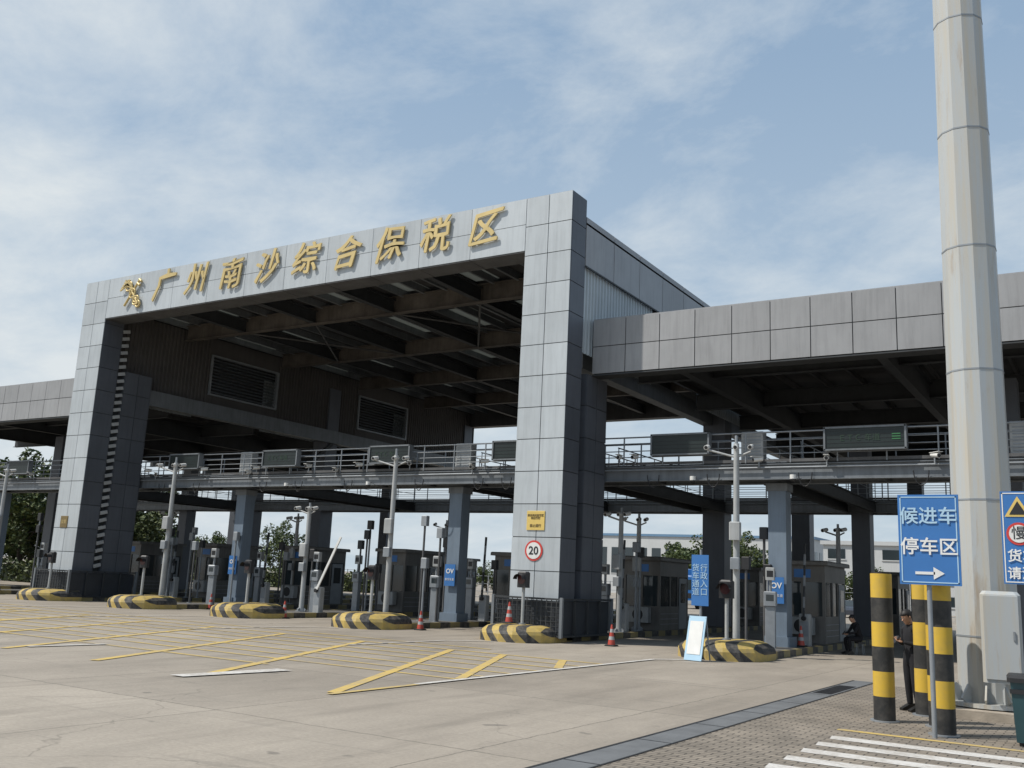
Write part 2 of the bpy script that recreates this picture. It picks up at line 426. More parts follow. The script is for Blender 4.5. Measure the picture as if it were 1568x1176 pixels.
for side,(xo,xi) in enumerate(((XR1-.12,XR1-.35),(XL0+.12,XL1-.6))):
    segs=[(D+1.1,LV[0][0]),(LV[0][1],LV[1][0]),(LV[1][1],61.5)]
    for y0,y1 in segs:
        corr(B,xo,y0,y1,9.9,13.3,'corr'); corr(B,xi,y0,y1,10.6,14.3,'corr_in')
    for y0,y1 in LV:
        B.box(xi-.03,xi+.03,y0,y1,13.36,14.3,'corr_in'); B.box(xi-.03,xi+.03,y0,y1,10.6,11.1,'corr_in')
        for (ya,yb,za,zb) in ((y0,y0+.10,11.1,13.36),(y1-.10,y1,11.1,13.36),(y0+.10,y1-.10,11.1,11.19),(y0+.10,y1-.10,13.27,13.36)):
            B.box(xi-.08,xi+.14,ya,yb,za,zb,'galv')
        for i in range(11):
            zz=11.25+i*.18
            B.add([(xi-.06,y0+.10,zz+.12),(xi+.1,y0+.10,zz),(xi+.1,y1-.10,zz),(xi-.06,y1-.10,zz+.12)],[(0,1,2,3)],'galv')
        B.box(xo-.02,xo+.02,y0,y1,11.2,13.0,'roofdeck')
B.obj('corrugated_walls',gate)
B=MB()
for x in (XL1-.45,XR0+.6):
    B.box(x-.25,x+.25,D+3.1,61.0,9.8,10.58,'catbeam')
    for yy in (45.5,60.6): B.beam((x,yy-2,8.2),(x,yy,9.8),.2,.2,'steel')
B.obj('edge_beams',gate)
def wing(name,x0,x1,nu):
    w_=empty(name)
    B=MB(); B.box(x0,x1,30.05,30.6,9.26,11.18,'back')
    panels(B,'y',30.05,x0,x1,9.22,11.22,nu,2,'fascia',-1,gap=.03)
    B.box(x0,x1,30.06,30.7,11.19,11.25,'fascia'); B.box(x0,x1,30.04,30.7,9.16,9.21,'steel')
    B.box(x0,x1,61.0,61.6,9.26,11.18,'fascia')
    B.obj('fascia',w_)
    B=MB(); B.box(x0,x1,30.6,61.0,10.62,10.7,'roofdeck'); B.obj('roof_deck',w_)
    B=MB()
    n=int((x1-x0)/1.4)
    for i in range(n+1):
        x=x0+.1+i*(x1-x0-.2)/n; B.box(x-.05,x+.05,30.62,60.98,10.40,10.61,'steel_l')
    for yy in (34,40.2,46,52,57.5): B.ibeam((x0,yy,10.0),(x1,yy,10.0),.28,.7,'steel')
    xs=[-12.6,-6.0,.5,7.0] if x0>-20 else [-48,-54.5,-61]
    for x in xs: B.ibeam((x,30.65,9.75),(x,60.95,9.75),.3,.95,'steel')
    B.obj('roof_beams',w_)
    B=MB()
    for x in ([-3.0,7.0] if x0>-20 else [-55.5,-66]):
        for yy in (36,46,60): B.box(x-.4,x+.4,yy-.4,yy+.4,0,9.3,'col_shade_panel')
    for x in ([-9.9] if x0>-20 else [-49]):
        for yy in (46,60): B.box(x-.4,x+.4,yy-.4,yy+.4,0,9.3,'col_shade_panel')
    B.obj('columns',w_)
wing('gate_wing_canopy',XR1+.02,14,23)
wing('gate_wing_canopy',-68,XL0-.02,19)

chars='广州南沙综合保税区'
sg=empty('gate_name_sign')
for i,c in enumerate(chars):
    xx=-37.4+2.25*i; zz=14.60+.04*math.sin(i*2.1)
    for j,(dx,dz) in enumerate(((0,0),(.028,.010),(-.02,.018),(.012,-.02))):
        text(c,'letter_%d_%d'%(i+1,j),xx+dx,D-.08-j*.004,zz+dz,1.46,'gold',sg,.022,.22,0,sx=1.0,warp=i*1.3)
B=MB(); B.M=Matrix.Translation((-39.6,D-.10,14.60))
for s_ in (-1,1):
    B.cyl((-.5*s_,0,-.62),(.45*s_,0,.6),.055,None,'gold',8)
B.cyl((.45,-.02,.6),(.6,-.02,.48),.07,None,'gold',8); B.cyl((.34,-.02,.42),(.5,-.02,.30),.065,None,'gold',8)
def ring(cx,cz,r):
    for t in range(16):
        a=2*math.pi*t/16; b=2*math.pi*(t+1)/16
        B.cyl((cx+r*math.cos(a),0,cz+r*math.sin(a)),(cx+r*math.cos(b),0,cz+r*math.sin(b)),.05,None,'gold',6)
ring(.50,-.62,.15); ring(.28,-.40,.11); ring(-.36,.42,.10)
for t in range(18):
    u=t/18; v=(t+1)/18
    def q(u,ph): 
        bx=.5-1.0*u; bz=-.62+1.2*u
        return (bx+.17*math.sin(u*10+ph),-.02,bz+.17*math.sin(u*10+ph))
    for ph in (0,math.pi): B.cyl(q(u,ph),q(v,ph),.045,None,'gold',6)
for s_ in (-1,1):
    for j in range(5): B.beam((-.42,-.03,.42),(-.42+s_*(.16+.08*j),-.03,.66-.12*j),.06,.075,'gold')
B.obj('customs_emblem',sg)

def disc(B,x,y,z,r,k,n=28,th=.012): B.cyl((x,y,z),(x,y-th,z),r,None,k,n,False)
o=empty('speed_limit_sign'); B=MB(); disc(B,-16.65,D-.005,2.9,.34,'red',32,.02); disc(B,-16.65,D-.026,2.9,.275,'white',32,.008); B.obj('disc',o)
text('20','number',-16.65,D-.04,2.89,.38,'black',o,.003,0,.006)
o=empty('notice_plaque'); B=MB(); B.bbox(-16.97,-16.27,D-.03,D-.001,3.58,4.22,'yellow',.01); B.obj('plate',o)
text('南沙海关监管区\n限速行驶','text',-16.62,D-.036,4.02,.09,'bronze',o,.002,0,.002); text('禁止通行','text_2',-16.62,D-.036,3.72,.11,'bronze',o,.002,0,.002)
o=empty('notice_plaque'); B=MB(); B.bbox(-42.95,-42.4,D-.03,D-.001,3.35,3.9,'bronze',.01); B.obj('plate',o); text('监管','text',-42.67,D-.036,3.62,.2,'gold',o,.002)

def guard(x0,x1):
    B=MB(); y0,y1=D-.32,D+3.3
    B.box(x0+.08,x1-.08,y0+.08,y1-.08,.15,1.30,'darkbox')
    for z0 in (.2,1.36): 
        for a,b in (((x0,y0),(x1,y0)),((x1,y0),(x1,y1)),((x1,y1),(x0,y1)),((x0,y1),(x0,y0))): B.beam((*a,z0),(*b,z0),.06,.06,'steel')
    n=14
    for i in range(n+1):
        x=x0+(x1-x0)*i/n; B.box(x-.012,x+.012,y0-.012,y0+.012,.2,1.36,'steel')
    for j in range(7): B.box(x0,x1,y0-.013,y0+.011,.35+j*.15,.37+j*.15,'steel')
    for i in range(5):
        y=y0+(y1-y0)*i/4; B.box(x1-.03,x1+.03,y-.03,y+.03,.2,1.36,'steel')
    for (x,y) in ((x0,y0),(x1,y0),(x0,y1),(x1,y1)): B.box(x-.05,x+.05,y-.05,y+.05,.15,1.42,'catbeam')
    B.obj('pillar_guard_fence')
guard(-17.95,-15.35); guard(-43.9,-41.25)

# ------------------------------------------------------------------ islands and noses
def nose_mesh():
    B=MB(); rings=[]; prof=[(1.0,0),(1.0,.24),(.96,.34),(.80,.45),(.62,.50),(.3,.51)]
    base=[(-1.24,1.1),(-1.24,.1),(-1.14,-.42),(-.86,-.84),(-.46,-1.08),(0,-1.15),(.46,-1.08),(.86,-.84),(1.14,-.42),(1.24,.1),(1.24,1.1)]
    for sc,zz in prof: rings.append([(x*sc,(y if y>1 else y*sc),zz) for x,y in base])
    m=len(base); vs=[p for r in rings for p in r]; fs=[]
    for j in range(len(rings)-1):
        for i in range(m-1): fs.append((j*m+i,j*m+i+1,(j+1)*m+i+1,(j+1)*m+i))
    fs.append(tuple(range((len(rings)-1)*m,len(rings)*m)))
    fs.append(tuple([j*m for j in range(len(rings))]+[j*m+m-1 for j in reversed(range(len(rings)))]))
    B.add(vs,fs,'hazard'); return B.mesh('island_nose')
nm=nose_mesh()
for i,x in enumerate(ISL):
    place(nm,'striped_impact_barrier',(x,27.5,.0),random.uniform(-.06,.06),None,(1,1,random.uniform(1.0,1.1)))
    B=MB(); y0=28.62
    B.box(x-.95,x+.95,y0,59,0,.18,'island')
    B.box(x-1.1,x-.952,y0,59,0,.2,'kerbstripe'); B.box(x+.952,x+1.1,y0,59,0,.2,'kerbstripe')
    B.obj('traffic_island')

# ------------------------------------------------------------------ catwalk
cw=empty('inspection_catwalk')
CY0,CY1=31.55,32.95
def catwalk(y0,y1,x0,x1,par,pre,step=1.5):
    B=MB()
    for y in (y0,y1): B.ibeam((x0,y,5.80),(x1,y,5.80),.2,.52,'catbeam')
    B.box(x0,x1,y0,y1,6.07,6.12,'steel')
    n=int((x1-x0)/2.6)
    for i in range(n+1):
        x=x0+(x1-x0)*i/n; B.box(x-.05,x+.05,y0+.03,y1-.03,5.6,5.8,'steel')
    B.cyl((x0,y0-.13,5.93),(x1,y0-.13,5.93),.03,None,'galv',6)
    B.obj(pre+'deck',par)
    B=MB()
    for y in (y0-.04,y1+.04):
        n=int((x1-x0)/step)
        for i in range(n+1):
            x=x0+(x1-x0)*i/n; B.cyl((x,y,6.1),(x,y,7.12),.028,None,'galv',6)
        for zz in (6.4,6.62,6.85): B.cyl((x0,y,zz),(x1,y,zz),.014,None,'galv',5)
        B.cyl((x0,y,7.12),(x1,y,7.12),.03,None,'galv',6)
        B.box(x0,x1,y-.01,y+.01,6.121,6.22,'steel_l')
    B.obj(pre+'railing',par)
catwalk(CY0,CY1,-66,12,cw,'front_')
catwalk(45.0,46.2,-66,12,cw,'rear_',2.6)
B=MB()
PX=(-9.7,-22.85,-35.3,-49.0)
for x in PX:
    B.box(x-.3,x+.3,32.3,32.9,.18,5.5,'post'); B.box(x-.42,x+.42,32.2,33.0,.18,.5,'post')
    B.box(x-.36,x+.36,32.25,32.95,5.25,5.5,'catbeam')
for x in (2.0,-55.5): B.box(x-.3,x+.3,32.3,32.9,.18,5.5,'post')
B.obj('support_posts',cw)
B=MB()
for x in PX+(-16.6,):
    for dx in (-.6,.6): B.ibeam((x+dx,33.05,5.75),(x+dx,44.95,5.75),.16,.45,'steel')
    B.box(x-.6,x+.6,33.05,44.95,6.0,6.04,'steel')
    for dx in (-.62,.62):
        B.cyl((x+dx,33.05,7.0),(x+dx,44.95,7.0),.025,None,'galv',5); B.cyl((x+dx,33.05,6.5),(x+dx,44.95,6.5),.014,None,'galv',5)
        for i in range(8): B.cyl((x+dx,33.1+i*1.68,6.0),(x+dx,33.1+i*1.68,7.0),.02,None,'galv',5)
B.obj('link_bridges',cw)
for i,x in enumerate((-6.6,-12.75,-19.4,-25.6,-31.9,-38.3,-46.0,-52.2)):
    o=empty('led_lane_display'); wd=1.22 if i==0 else 1.05
    B=MB(); B.box(x-wd,x+wd,31.2,31.42,6.42,7.14,'ledpanel'); 
    for (a,b,c,e) in ((x-wd,x+wd,7.10,7.16),(x-wd,x+wd,6.40,6.45)): B.box(a-.02,b+.02,31.16,31.43,c,e,'catbeam')
    for a in (x-wd,x+wd): B.box(a-.03,a+.03,31.16,31.43,6.41,7.15,'catbeam')
    for j in range(5): B.box(x-wd+.04,x+wd-.04,31.19,31.199,6.5+j*.13,6.51+j*.13,'black')
    B.obj('cabinet',o)
    if i in (0,3,4): text('ＥＴＣ 车道','led_text',x-.15,31.185,6.78,.24,'ledfaint',o,.002)
    if i==0: text('☰','led_symbol',x+.95,31.185,6.78,.34,'ledgreen',o,.002)
for x in (-10.35,-22.2,-34.6,-48.1,-2.2):
    B=MB(); B.bbox(x-.38,x+.38,31.7,32.1,6.13,7.2,'offwhite',.02)
    for j in range(8): B.box(x-.3,x+.3,31.685,31.7,6.3+j*.1,6.34+j*.1,'galv')
    B.obj('equipment_cabinet')
def cctv_mesh():
    B=MB(); B.cyl((0,0,0),(0,0,.22),.025,None,'galv',6); B.cyl((0,.12,.27),(0,-.2,.22),.07,.075,'white',10); B.cyl((0,-.2,.22),(0,-.215,.218),.06,None,'black',10)
    B.box(-.085,.085,-.28,.14,.32,.335,'white'); return B.mesh('cctv')
cm=cctv_mesh()
for x in (-7.8,-10.0,-14.5,-15.1,-18.3,-20.9,-21.5,-24.6,-27.3,-28.6,-30.2,-33.5,-34.0,-36.9,-40.5,-41.0,-51,-4.6,-3.3):
    place(cm,'security_camera',(x,31.36+random.uniform(-.05,.05),5.95+random.choice((0,.2))),random.uniform(-.9,.9))
def dome_mesh():
    B=MB(); B.cyl((0,0,0),(0,-.35,0),.025,None,'galv',6); B.cyl((0,-.35,.02),(0,-.35,-.12),.1,.1,'white',12); B.sph((0,-.35,-.12),.1,'black'); return B.mesh('dome')
dm=dome_mesh()
for x in (-8.8,-12.2,-16.5,-26.5,-31.2,-38.9,-47): place(dm,'dome_camera',(x,31.42,5.62))
B=MB()
for x in (-5,-8.5,-11.6,-13.8,-19.9,-21.2,-24.1,-27.9,-30.8,-33.0,-37.5,-40):
    for t in range(10):
        a=math.pi+math.pi*t/10; b=math.pi+math.pi*(t+1)/10
        B.cyl((x+.22*math.cos(a),31.4,5.75+.45*math.sin(a)),(x+.22*math.cos(b),31.4,5.75+.45*math.sin(b)),.018,None,'black',5,cap=False)
B.obj('hanging_cables',cw)

def campole(h,arm=.9):
    B=MB(); B.cyl((0,0,0),(0,0,h),.11,.085,'offwhite',12); B.cyl((0,0,0),(0,0,.04),.24,None,'galv',12)
    for a in range(4): B.beam((.1*math.cos(a*1.57),.1*math.sin(a*1.57),.12),(.2*math.cos(a*1.57),.2*math.sin(a*1.57),.04),.02,.12,'galv')
    B.cyl((0,0,h*.93),(-arm,0,h*.97),.035,None,'offwhite',8); B.cyl((0,0,h*.93),(arm*.5,0,h*.96),.03,None,'offwhite',8)
    for x in (-arm,arm*.5,0):
        B.cyl((x,.1,h*.97+.10),(x,-.22,h*.97+.04),.075,None,'white',10); B.cyl((x,-.22,h*.97+.04),(x,-.235,h*.97+.037),.055,None,'black',10)
    B.bbox(-.17,.17,-.3,-.1,h*.52,h*.52+.55,'offwhite',.03); B.bbox(-.14,.14,-.28,-.1,h*.38,h*.38+.35,'galv',.02)
    B.cyl((0,0,h*.95),(0,0,h*1.04),.05,None,'galv',8); return B.mesh('campole')
pm=campole(6.2)
for x in (-9.93,-23.35,-36.0,-49.2): place(pm,'camera_pole',(x,28.9,.18),.15)
pm2=campole(4.4,.6)
for x,y in ((-16.4,36.0),(-29.6,31.0),(-29.5,41),(-42.2,34),(-15.9,33.3),(-36.1,37),(-23,41.0),(-9.8,41)): place(pm2,'camera_pole',(x,y,.18),random.uniform(-.4,.4))

def signal_mesh():
    B=MB(); B.cyl((0,0,.5),(0,0,1.9),.055,None,'offwhite',10); B.cyl((0,0,.5),(0,0,.56),.12,None,'galv',10)
    B.bbox(-.21,.21,-.13,.1,1.68,2.2,'black',.05)
    B.cyl((0,-.13,1.94),(0,-.14,1.94),.15,None,'redlamp',20)
    n=12
    for i in range(n):
        a=math.pi*i/n; b=math.pi*(i+1)/n
        B.add([(.19*math.cos(a),-.13,1.94+.19*math.sin(a)),(.19*math.cos(b),-.13,1.94+.19*math.sin(b)),(.19*math.cos(b),-.34,1.94+.17*math.sin(b)),(.19*math.cos(a),-.34,1.94+.17*math.sin(a))],[(0,1,2,3)],'black')
    return B.mesh('signal')
smh=signal_mesh()
for i,x in enumerate(ISL): place(smh,'traffic_signal',(x+.15,27.55,0),random.uniform(-.2,.2))

def booth_mesh():
    B=MB(); w,l,h=.8,1.5,2.75
    B.box(-w,w,-l,l,0,.95,'steel_booth'); B.box(-w,w,-l,l,2.15,h,'steel_booth')
    for x in (-w,w-.1):
        for y in (-l,-.45,.35,l-.1): B.box(x,x+.1,y,y+.1,.95,2.15,'steel_booth')
    B.box(-w+.04,w-.04,-l+.04,l-.04,.951,2.149,'glass')
    B.box(-.05,.05,-l-.005,-l+.1,.95,2.15,'steel_booth')
    B.bbox(-w-.15,w+.15,-l-.2,l+.2,h+.001,h+.16,'steel_booth',.04)
    B.box(w+.001,w+.02,.5,1.3,.05,2.1,'galv'); B.box(w+.021,w+.03,.65,1.15,1.1,1.9,'glass')
    B.bbox(-.45,.45,-l-.35,-l-.01,.3,.9,'offwhite',.03)
    B.cyl((0,-l-.352,.6),(0,-l-.358,.6),.23,None,'black',16)
    for z_ in (.25,.45,.65): B.box(w+.002,w+.01,-1.4,.4,z_,z_+.02,'galv')
    B.box(-.3,.3,-l-.01,-l-.001,2.3,2.6,'blue'); return B.mesh('booth')
bm_=booth_mesh()
for x,y in ((-9.9,37.5),(-16.6,38.3),(-23.05,38.5),(-29.55,38.3),(-36.0,38.4),(-42.5,38.3),(-49,38.4),(-9.9,51),(-16.6,51),(-23.05,51),(-29.55,51),(-36,51)):
    place(bm_,'inspection_booth',(x,y,.18))

def barrier_mesh(up,k1,k2):
    B=MB(); B.bbox(-.18,.18,-.15,.15,0,1.05,'offwhite',.03); B.box(-.14,.14,-.152,-.15,.3,.8,'galv')
    d=Vector((math.cos(up),0,math.sin(up)))
    p0=Vector((0,-.2,.9))
    for i in range(7):
        B.beam(p0+d*(i*.36),p0+d*((i+1)*.36),.05,.10,k1 if i%2 else k2)
    B.cyl((0,-.14,.9),(0,-.26,.9),.08,None,'black',10); return B.mesh('barrier')
for i,x in enumerate(ISL[:7]): place(barrier_mesh(1.1 if i==3 else 1.54,'white' if i==3 else 'galv','white' if i==3 else 'steel'),'barrier_gate',(x+.55,34.3 if i!=3 else 31.2,.18))
def reader_mesh():
    B=MB(); B.bbox(-.16,.16,-.12,.12,0,1.3,'galv',.02); B.bbox(-.2,.2,-.18,.14,1.3,1.75,'galv',.03); B.box(-.12,.12,-.182,-.18,1.45,1.65,'glass')
    B.bbox(-.14,.14,-.12,.12,2.1,2.5,'offwhite',.02); B.cyl((0,0,1.7),(0,0,2.1),.05,None,'galv',8); B.box(-.1,.1,-.122,-.12,2.2,2.4,'black'); return B.mesh('reader')
rm=reader_mesh()
for x in ISL[:7]:
    place(rm,'card_reader_kiosk',(x-.5,34.8,.18))
    if abs(x+16.75)>1 and abs(x+42.35)>1: place(rm,'card_reader_kiosk',(x+.3,31.2,.18),.2)
    for j in range(5):
        B=MB(); h=random.uniform(1.8,3.8); B.cyl((0,0,0),(0,0,h),.045,None,random.choice(('galv','steel_l')),8); B.bbox(-.14,.14,-.1,.1,h-.1,h+.3,random.choice(('black','galv','steel')),.02); B.cyl((0,0,0),(0,0,.03),.12,None,'galv',8)
        B.obj('sensor_post',None,(x+random.uniform(-.7,.7),random.uniform(30.2,35.8) if abs(x+16.75)>1 and abs(x+42.35)>1 else random.uniform(33,36),.18))

for x in (-9.7,-22.85,-35.3):
    o=empty('lane_sign'); B=MB(); B.box(x-.25,x+.25,32.16,32.19,1.55,2.4,'blue'); B.obj('plate',o)
    text('OV','symbol',x,32.15,2.12,.26,'white',o,.002,0,.006); text('客货车道','text',x,32.15,1.8,.11,'white',o,.002)
o=empty('lane_direction_sign',(0,0,0))
B=MB(); B.box(-10.32,-9.82,26.25,26.28,1.45,2.85,'blue'); B.cyl((-10.07,26.32,0),(-10.07,26.32,3.0),.035,None,'galv',8); B.obj('plate',o)
text('货\n车\n通\n道','text',-10.19,26.24,2.15,.22,'lblue',o,.002); text('行\n政\n入\n口','text_2',-9.95,26.24,2.15,.22,'lblue',o,.002)
B=MB()
B.M=Matrix.Translation((-9.98,25.5,0))@Matrix.Rotation(-.12,4,'Z')
vs=[(-.26,0,.02),(.26,0,.02),(.26,.3,1.18),(-.26,.3,1.18)]
B.add([*vs,*[(a,b+.03,c) for a,b,c in vs]],[(0,1,2,3),(4,7,6,5),(0,4,5,1),(1,5,6,2),(2,6,7,3),(3,7,4,0)],'lblue')
B.add([(-.20,.03,.18),(.20,.03,.18),(.20,.255,1.05),(-.20,.255,1.05)],[(0,1,2,3)],'white')
B.beam((-.24,.55,.02),(-.24,.3,1.15),.03,.03,'galv'); B.beam((.24,.55,.02),(.24,.3,1.15),.03,.03,'galv'); B.obj('notice_board')

def cone_mesh():
    B=MB(); B.bbox(-.2,.2,-.2,.2,0,.05,'rubber',.03); zs=[.05,.22,.34,.48,.60,.75]; ks=['orange','offwhite','orange','offwhite','orange']
    r=lambda z_:.14-.11*(z_-.05)/.7
    for i in range(5): B.cyl((0,0,zs[i]),(0,0,zs[i+1]),r(zs[i]),r(zs[i+1]),ks[i],14,True,False)
    B.cyl((0,0,.75),(0,0,.76),.03,None,'orange',10); return B.mesh('cone')
cm_=cone_mesh()
for x,y,z_ in ((-13.9,28.6,.004),(-21.4,28.5,.004),(-28.2,28.6,.004),(-16.95,27.3,.54),(-9.2,33.2,.19),(-34.6,30.5,.004)): place(cm_,'traffic_cone',(x,y,z_),0,None,.88)

# ------------------------------------------------------------------ right foreground
B=MB(); n=12; r0=.52; r1=.36; H=30.0
B.cyl((0,0,.1),(0,0,H),r0,r1,'mast',n,False)
for i in range(13):
    zz=1.2+i*2.38; r=r0+(r1-r0)*zz/H; B.cyl((0,0,zz),(0,0,zz+.03),r+.008,None,'galv',n,False)
for i in range(n):
    t=2*math.pi*i/n; c,s_=math.cos(t),math.sin(t); B.beam((.50*c,.50*s_,.35),(.68*c,.68*s_,.12),.03,.22,'mast')
B.cyl((0,0,.05),(0,0,.12),.78,None,'mast',24,False)
B.cyl((0,0,29.6),(0,0,30.2),1.5,1.3,'galv',16)
for i in range(8):
    t=2*math.pi*i/8; B.bbox(1.5*math.cos(t)-.25,1.5*math.cos(t)+.25,1.5*math.sin(t)-.2,1.5*math.sin(t)+.2,29.5,29.9,'galv',.03)
B.obj('high_mast_light_pole',None,(-2.10,19.45,.12))
B=MB(); pr=[(1.15*math.cos(2*math.pi*(i+.5)/8),1.15*math.sin(2*math.pi*(i+.5)/8)) for i in range(8)]
B.prism(pr,0.004,.15,'concpad','z'); B.obj('concrete_base',None,(-2.10,19.45,0))
B=MB(); B.bbox(-.31,.31,-.14,.14,0,1.5,'mast',.06); B.bbox(-.27,.27,-.165,-.142,.06,1.43,'mast',.008); B.box(.17,.2,-.19,-.166,.7,.85,'galv')
B.box(-.2,.2,.14,.3,.3,.4,'galv'); B.box(-.2,.2,.14,.3,1.1,1.2,'galv')
B.obj('electrical_box',None,(-1.80,18.62,.62),.12)
def boll_mesh(h):
    B=MB(); B.cyl((0,0,0),(0,0,h),.165,None,'bollard',20); B.cyl((0,0,h),(0,0,h+.02),.15,None,'bollard',20); B.cyl((0,0,0),(0,0,.02),.22,None,'galv',20); return B.mesh('bollard')
bo=boll_mesh(2.3)
for x,y in ((-3.36,16.85),(-2.36,15.95),(-2.98,18.3),(-2.55,16.9)): place(bo,'striped_bollard',(x,y,.005))
o=empty('parking_area_sign'); B=MB(); B.box(-2.82,-1.98,15.50,15.53,2.14,3.46,'blue'); 
for a in ((-2.79,-2.01,2.17,2.185),(-2.79,-2.01,3.415,3.43)): B.box(a[0],a[1],15.494,15.5,a[2],a[3],'lblue')
for a in (-2.79,-2.025): B.box(a,a+.015,15.494,15.5,2.17,3.43,'lblue')
B.cyl((-2.43,15.57,0),(-2.43,15.57,3.4),.035,None,'galv',10)
B.box(-2.6,-2.33,15.49,15.5,2.29,2.33,'white'); B.add([(-2.35,15.49,2.40),(-2.35,15.49,2.22),(-2.2,15.49,2.31)],[(0,1,2)],'white')
B.obj('plate',o)
text('候进车','text_top',-2.40,15.485,3.13,.265,'lblue',o,.002,0,.004); text('停车区','text_bottom',-2.40,15.485,2.68,.265,'white',o,.002,0,.004)
o=empty('warning_sign'); B=MB(); B.box(-1.43,-.56,15.50,15.53,2.2,3.5,'blue'); B.cyl((-1.0,15.57,0),(-1.0,15.57,3.5),.035,None,'galv',10)
B.box(-1.41,-.58,15.494,15.5,2.22,2.235,'white'); B.box(-1.41,-1.395,15.494,15.5,2.236,3.48,'white'); B.box(-1.41,-.58,15.494,15.5,3.465,3.48,'white')
B.add([(-1.38,15.49,3.14),(-1.04,15.49,3.14),(-1.21,15.49,3.43)],[(0,1,2)],'yellow'); B.add([(-1.32,15.485,3.17),(-1.10,15.485,3.17),(-1.21,15.485,3.36)],[(0,1,2)],'black')
B.cyl((-1.21,15.50,2.9),(-1.21,15.49,2.9),.16,None,'red',24,False); B.cyl((-1.21,15.489,2.9),(-1.21,15.482,2.9),.125,None,'white',24,False)
B.obj('plate',o); text('慢','slow',-1.21,15.478,2.9,.2,'black',o,.001); text('货车慢行','text',-.99,15.485,2.58,.19,'white',o,.002,0,.003); text('请注意安全','text_2',-.93,15.485,2.34,.18,'white',o,.002,0,.003)
B=MB()
pr=[(-.26,-.26),(.26,-.26),(.26,.26),(-.26,.26)]
vs=[(a*.82,b*.82,.05) for a,b in pr]+[(a,b,.85) for a,b in pr]
B.add(vs,[(3,2,1,0),(4,5,6,7),(0,1,5,4),(1,2,6,5),(2,3,7,6),(3,0,4,7)],'bin')
B.bbox(-.3,.3,-.3,.3,.851,.95,'black',.04); B.cyl((-.2,.24,.08),(-.14,.24,.08),.08,None,'rubber',12); B.cyl((.14,.24,.08),(.2,.24,.08),.08,None,'rubber',12)
B.box(-.27,.27,-.275,-.262,.7,.76,'black'); B.obj('trash_bin',None,(-1.2,15.9,.005),.1)

# ------------------------------------------------------------------ people
def skin(vs,es,k,sub=2,root=0):
    me=bpy.data.meshes.new('sk'); me.from_pydata([v[0] for v in vs],es,[]); o=bpy.data.objects.new('sk',me); S.collection.objects.link(o)
    md=o.modifiers.new('s','SKIN'); md.use_smooth_shade=True
    for i,v in enumerate(vs):
        r=v[1]; me.skin_vertices[0].data[i].radius=(r,r) if isinstance(r,(int,float)) else r
        me.skin_vertices[0].data[i].use_root=(i==root)
    sb=o.modifiers.new('u','SUBSURF'); sb.levels=sub
    dg=bpy.context.evaluated_depsgraph_get(); m2=bpy.data.meshes.new_from_object(o.evaluated_get(dg)); bpy.data.objects.remove(o)
    m2.materials.clear()
    for kk in (k if isinstance(k,(list,tuple)) else [k]): m2.materials.append(M[kk])
    for p_ in m2.polygons: p_.use_smooth=True
    return m2
def lerp(a,b,t): return tuple(a[i]+(b[i]-a[i])*t for i in range(3))
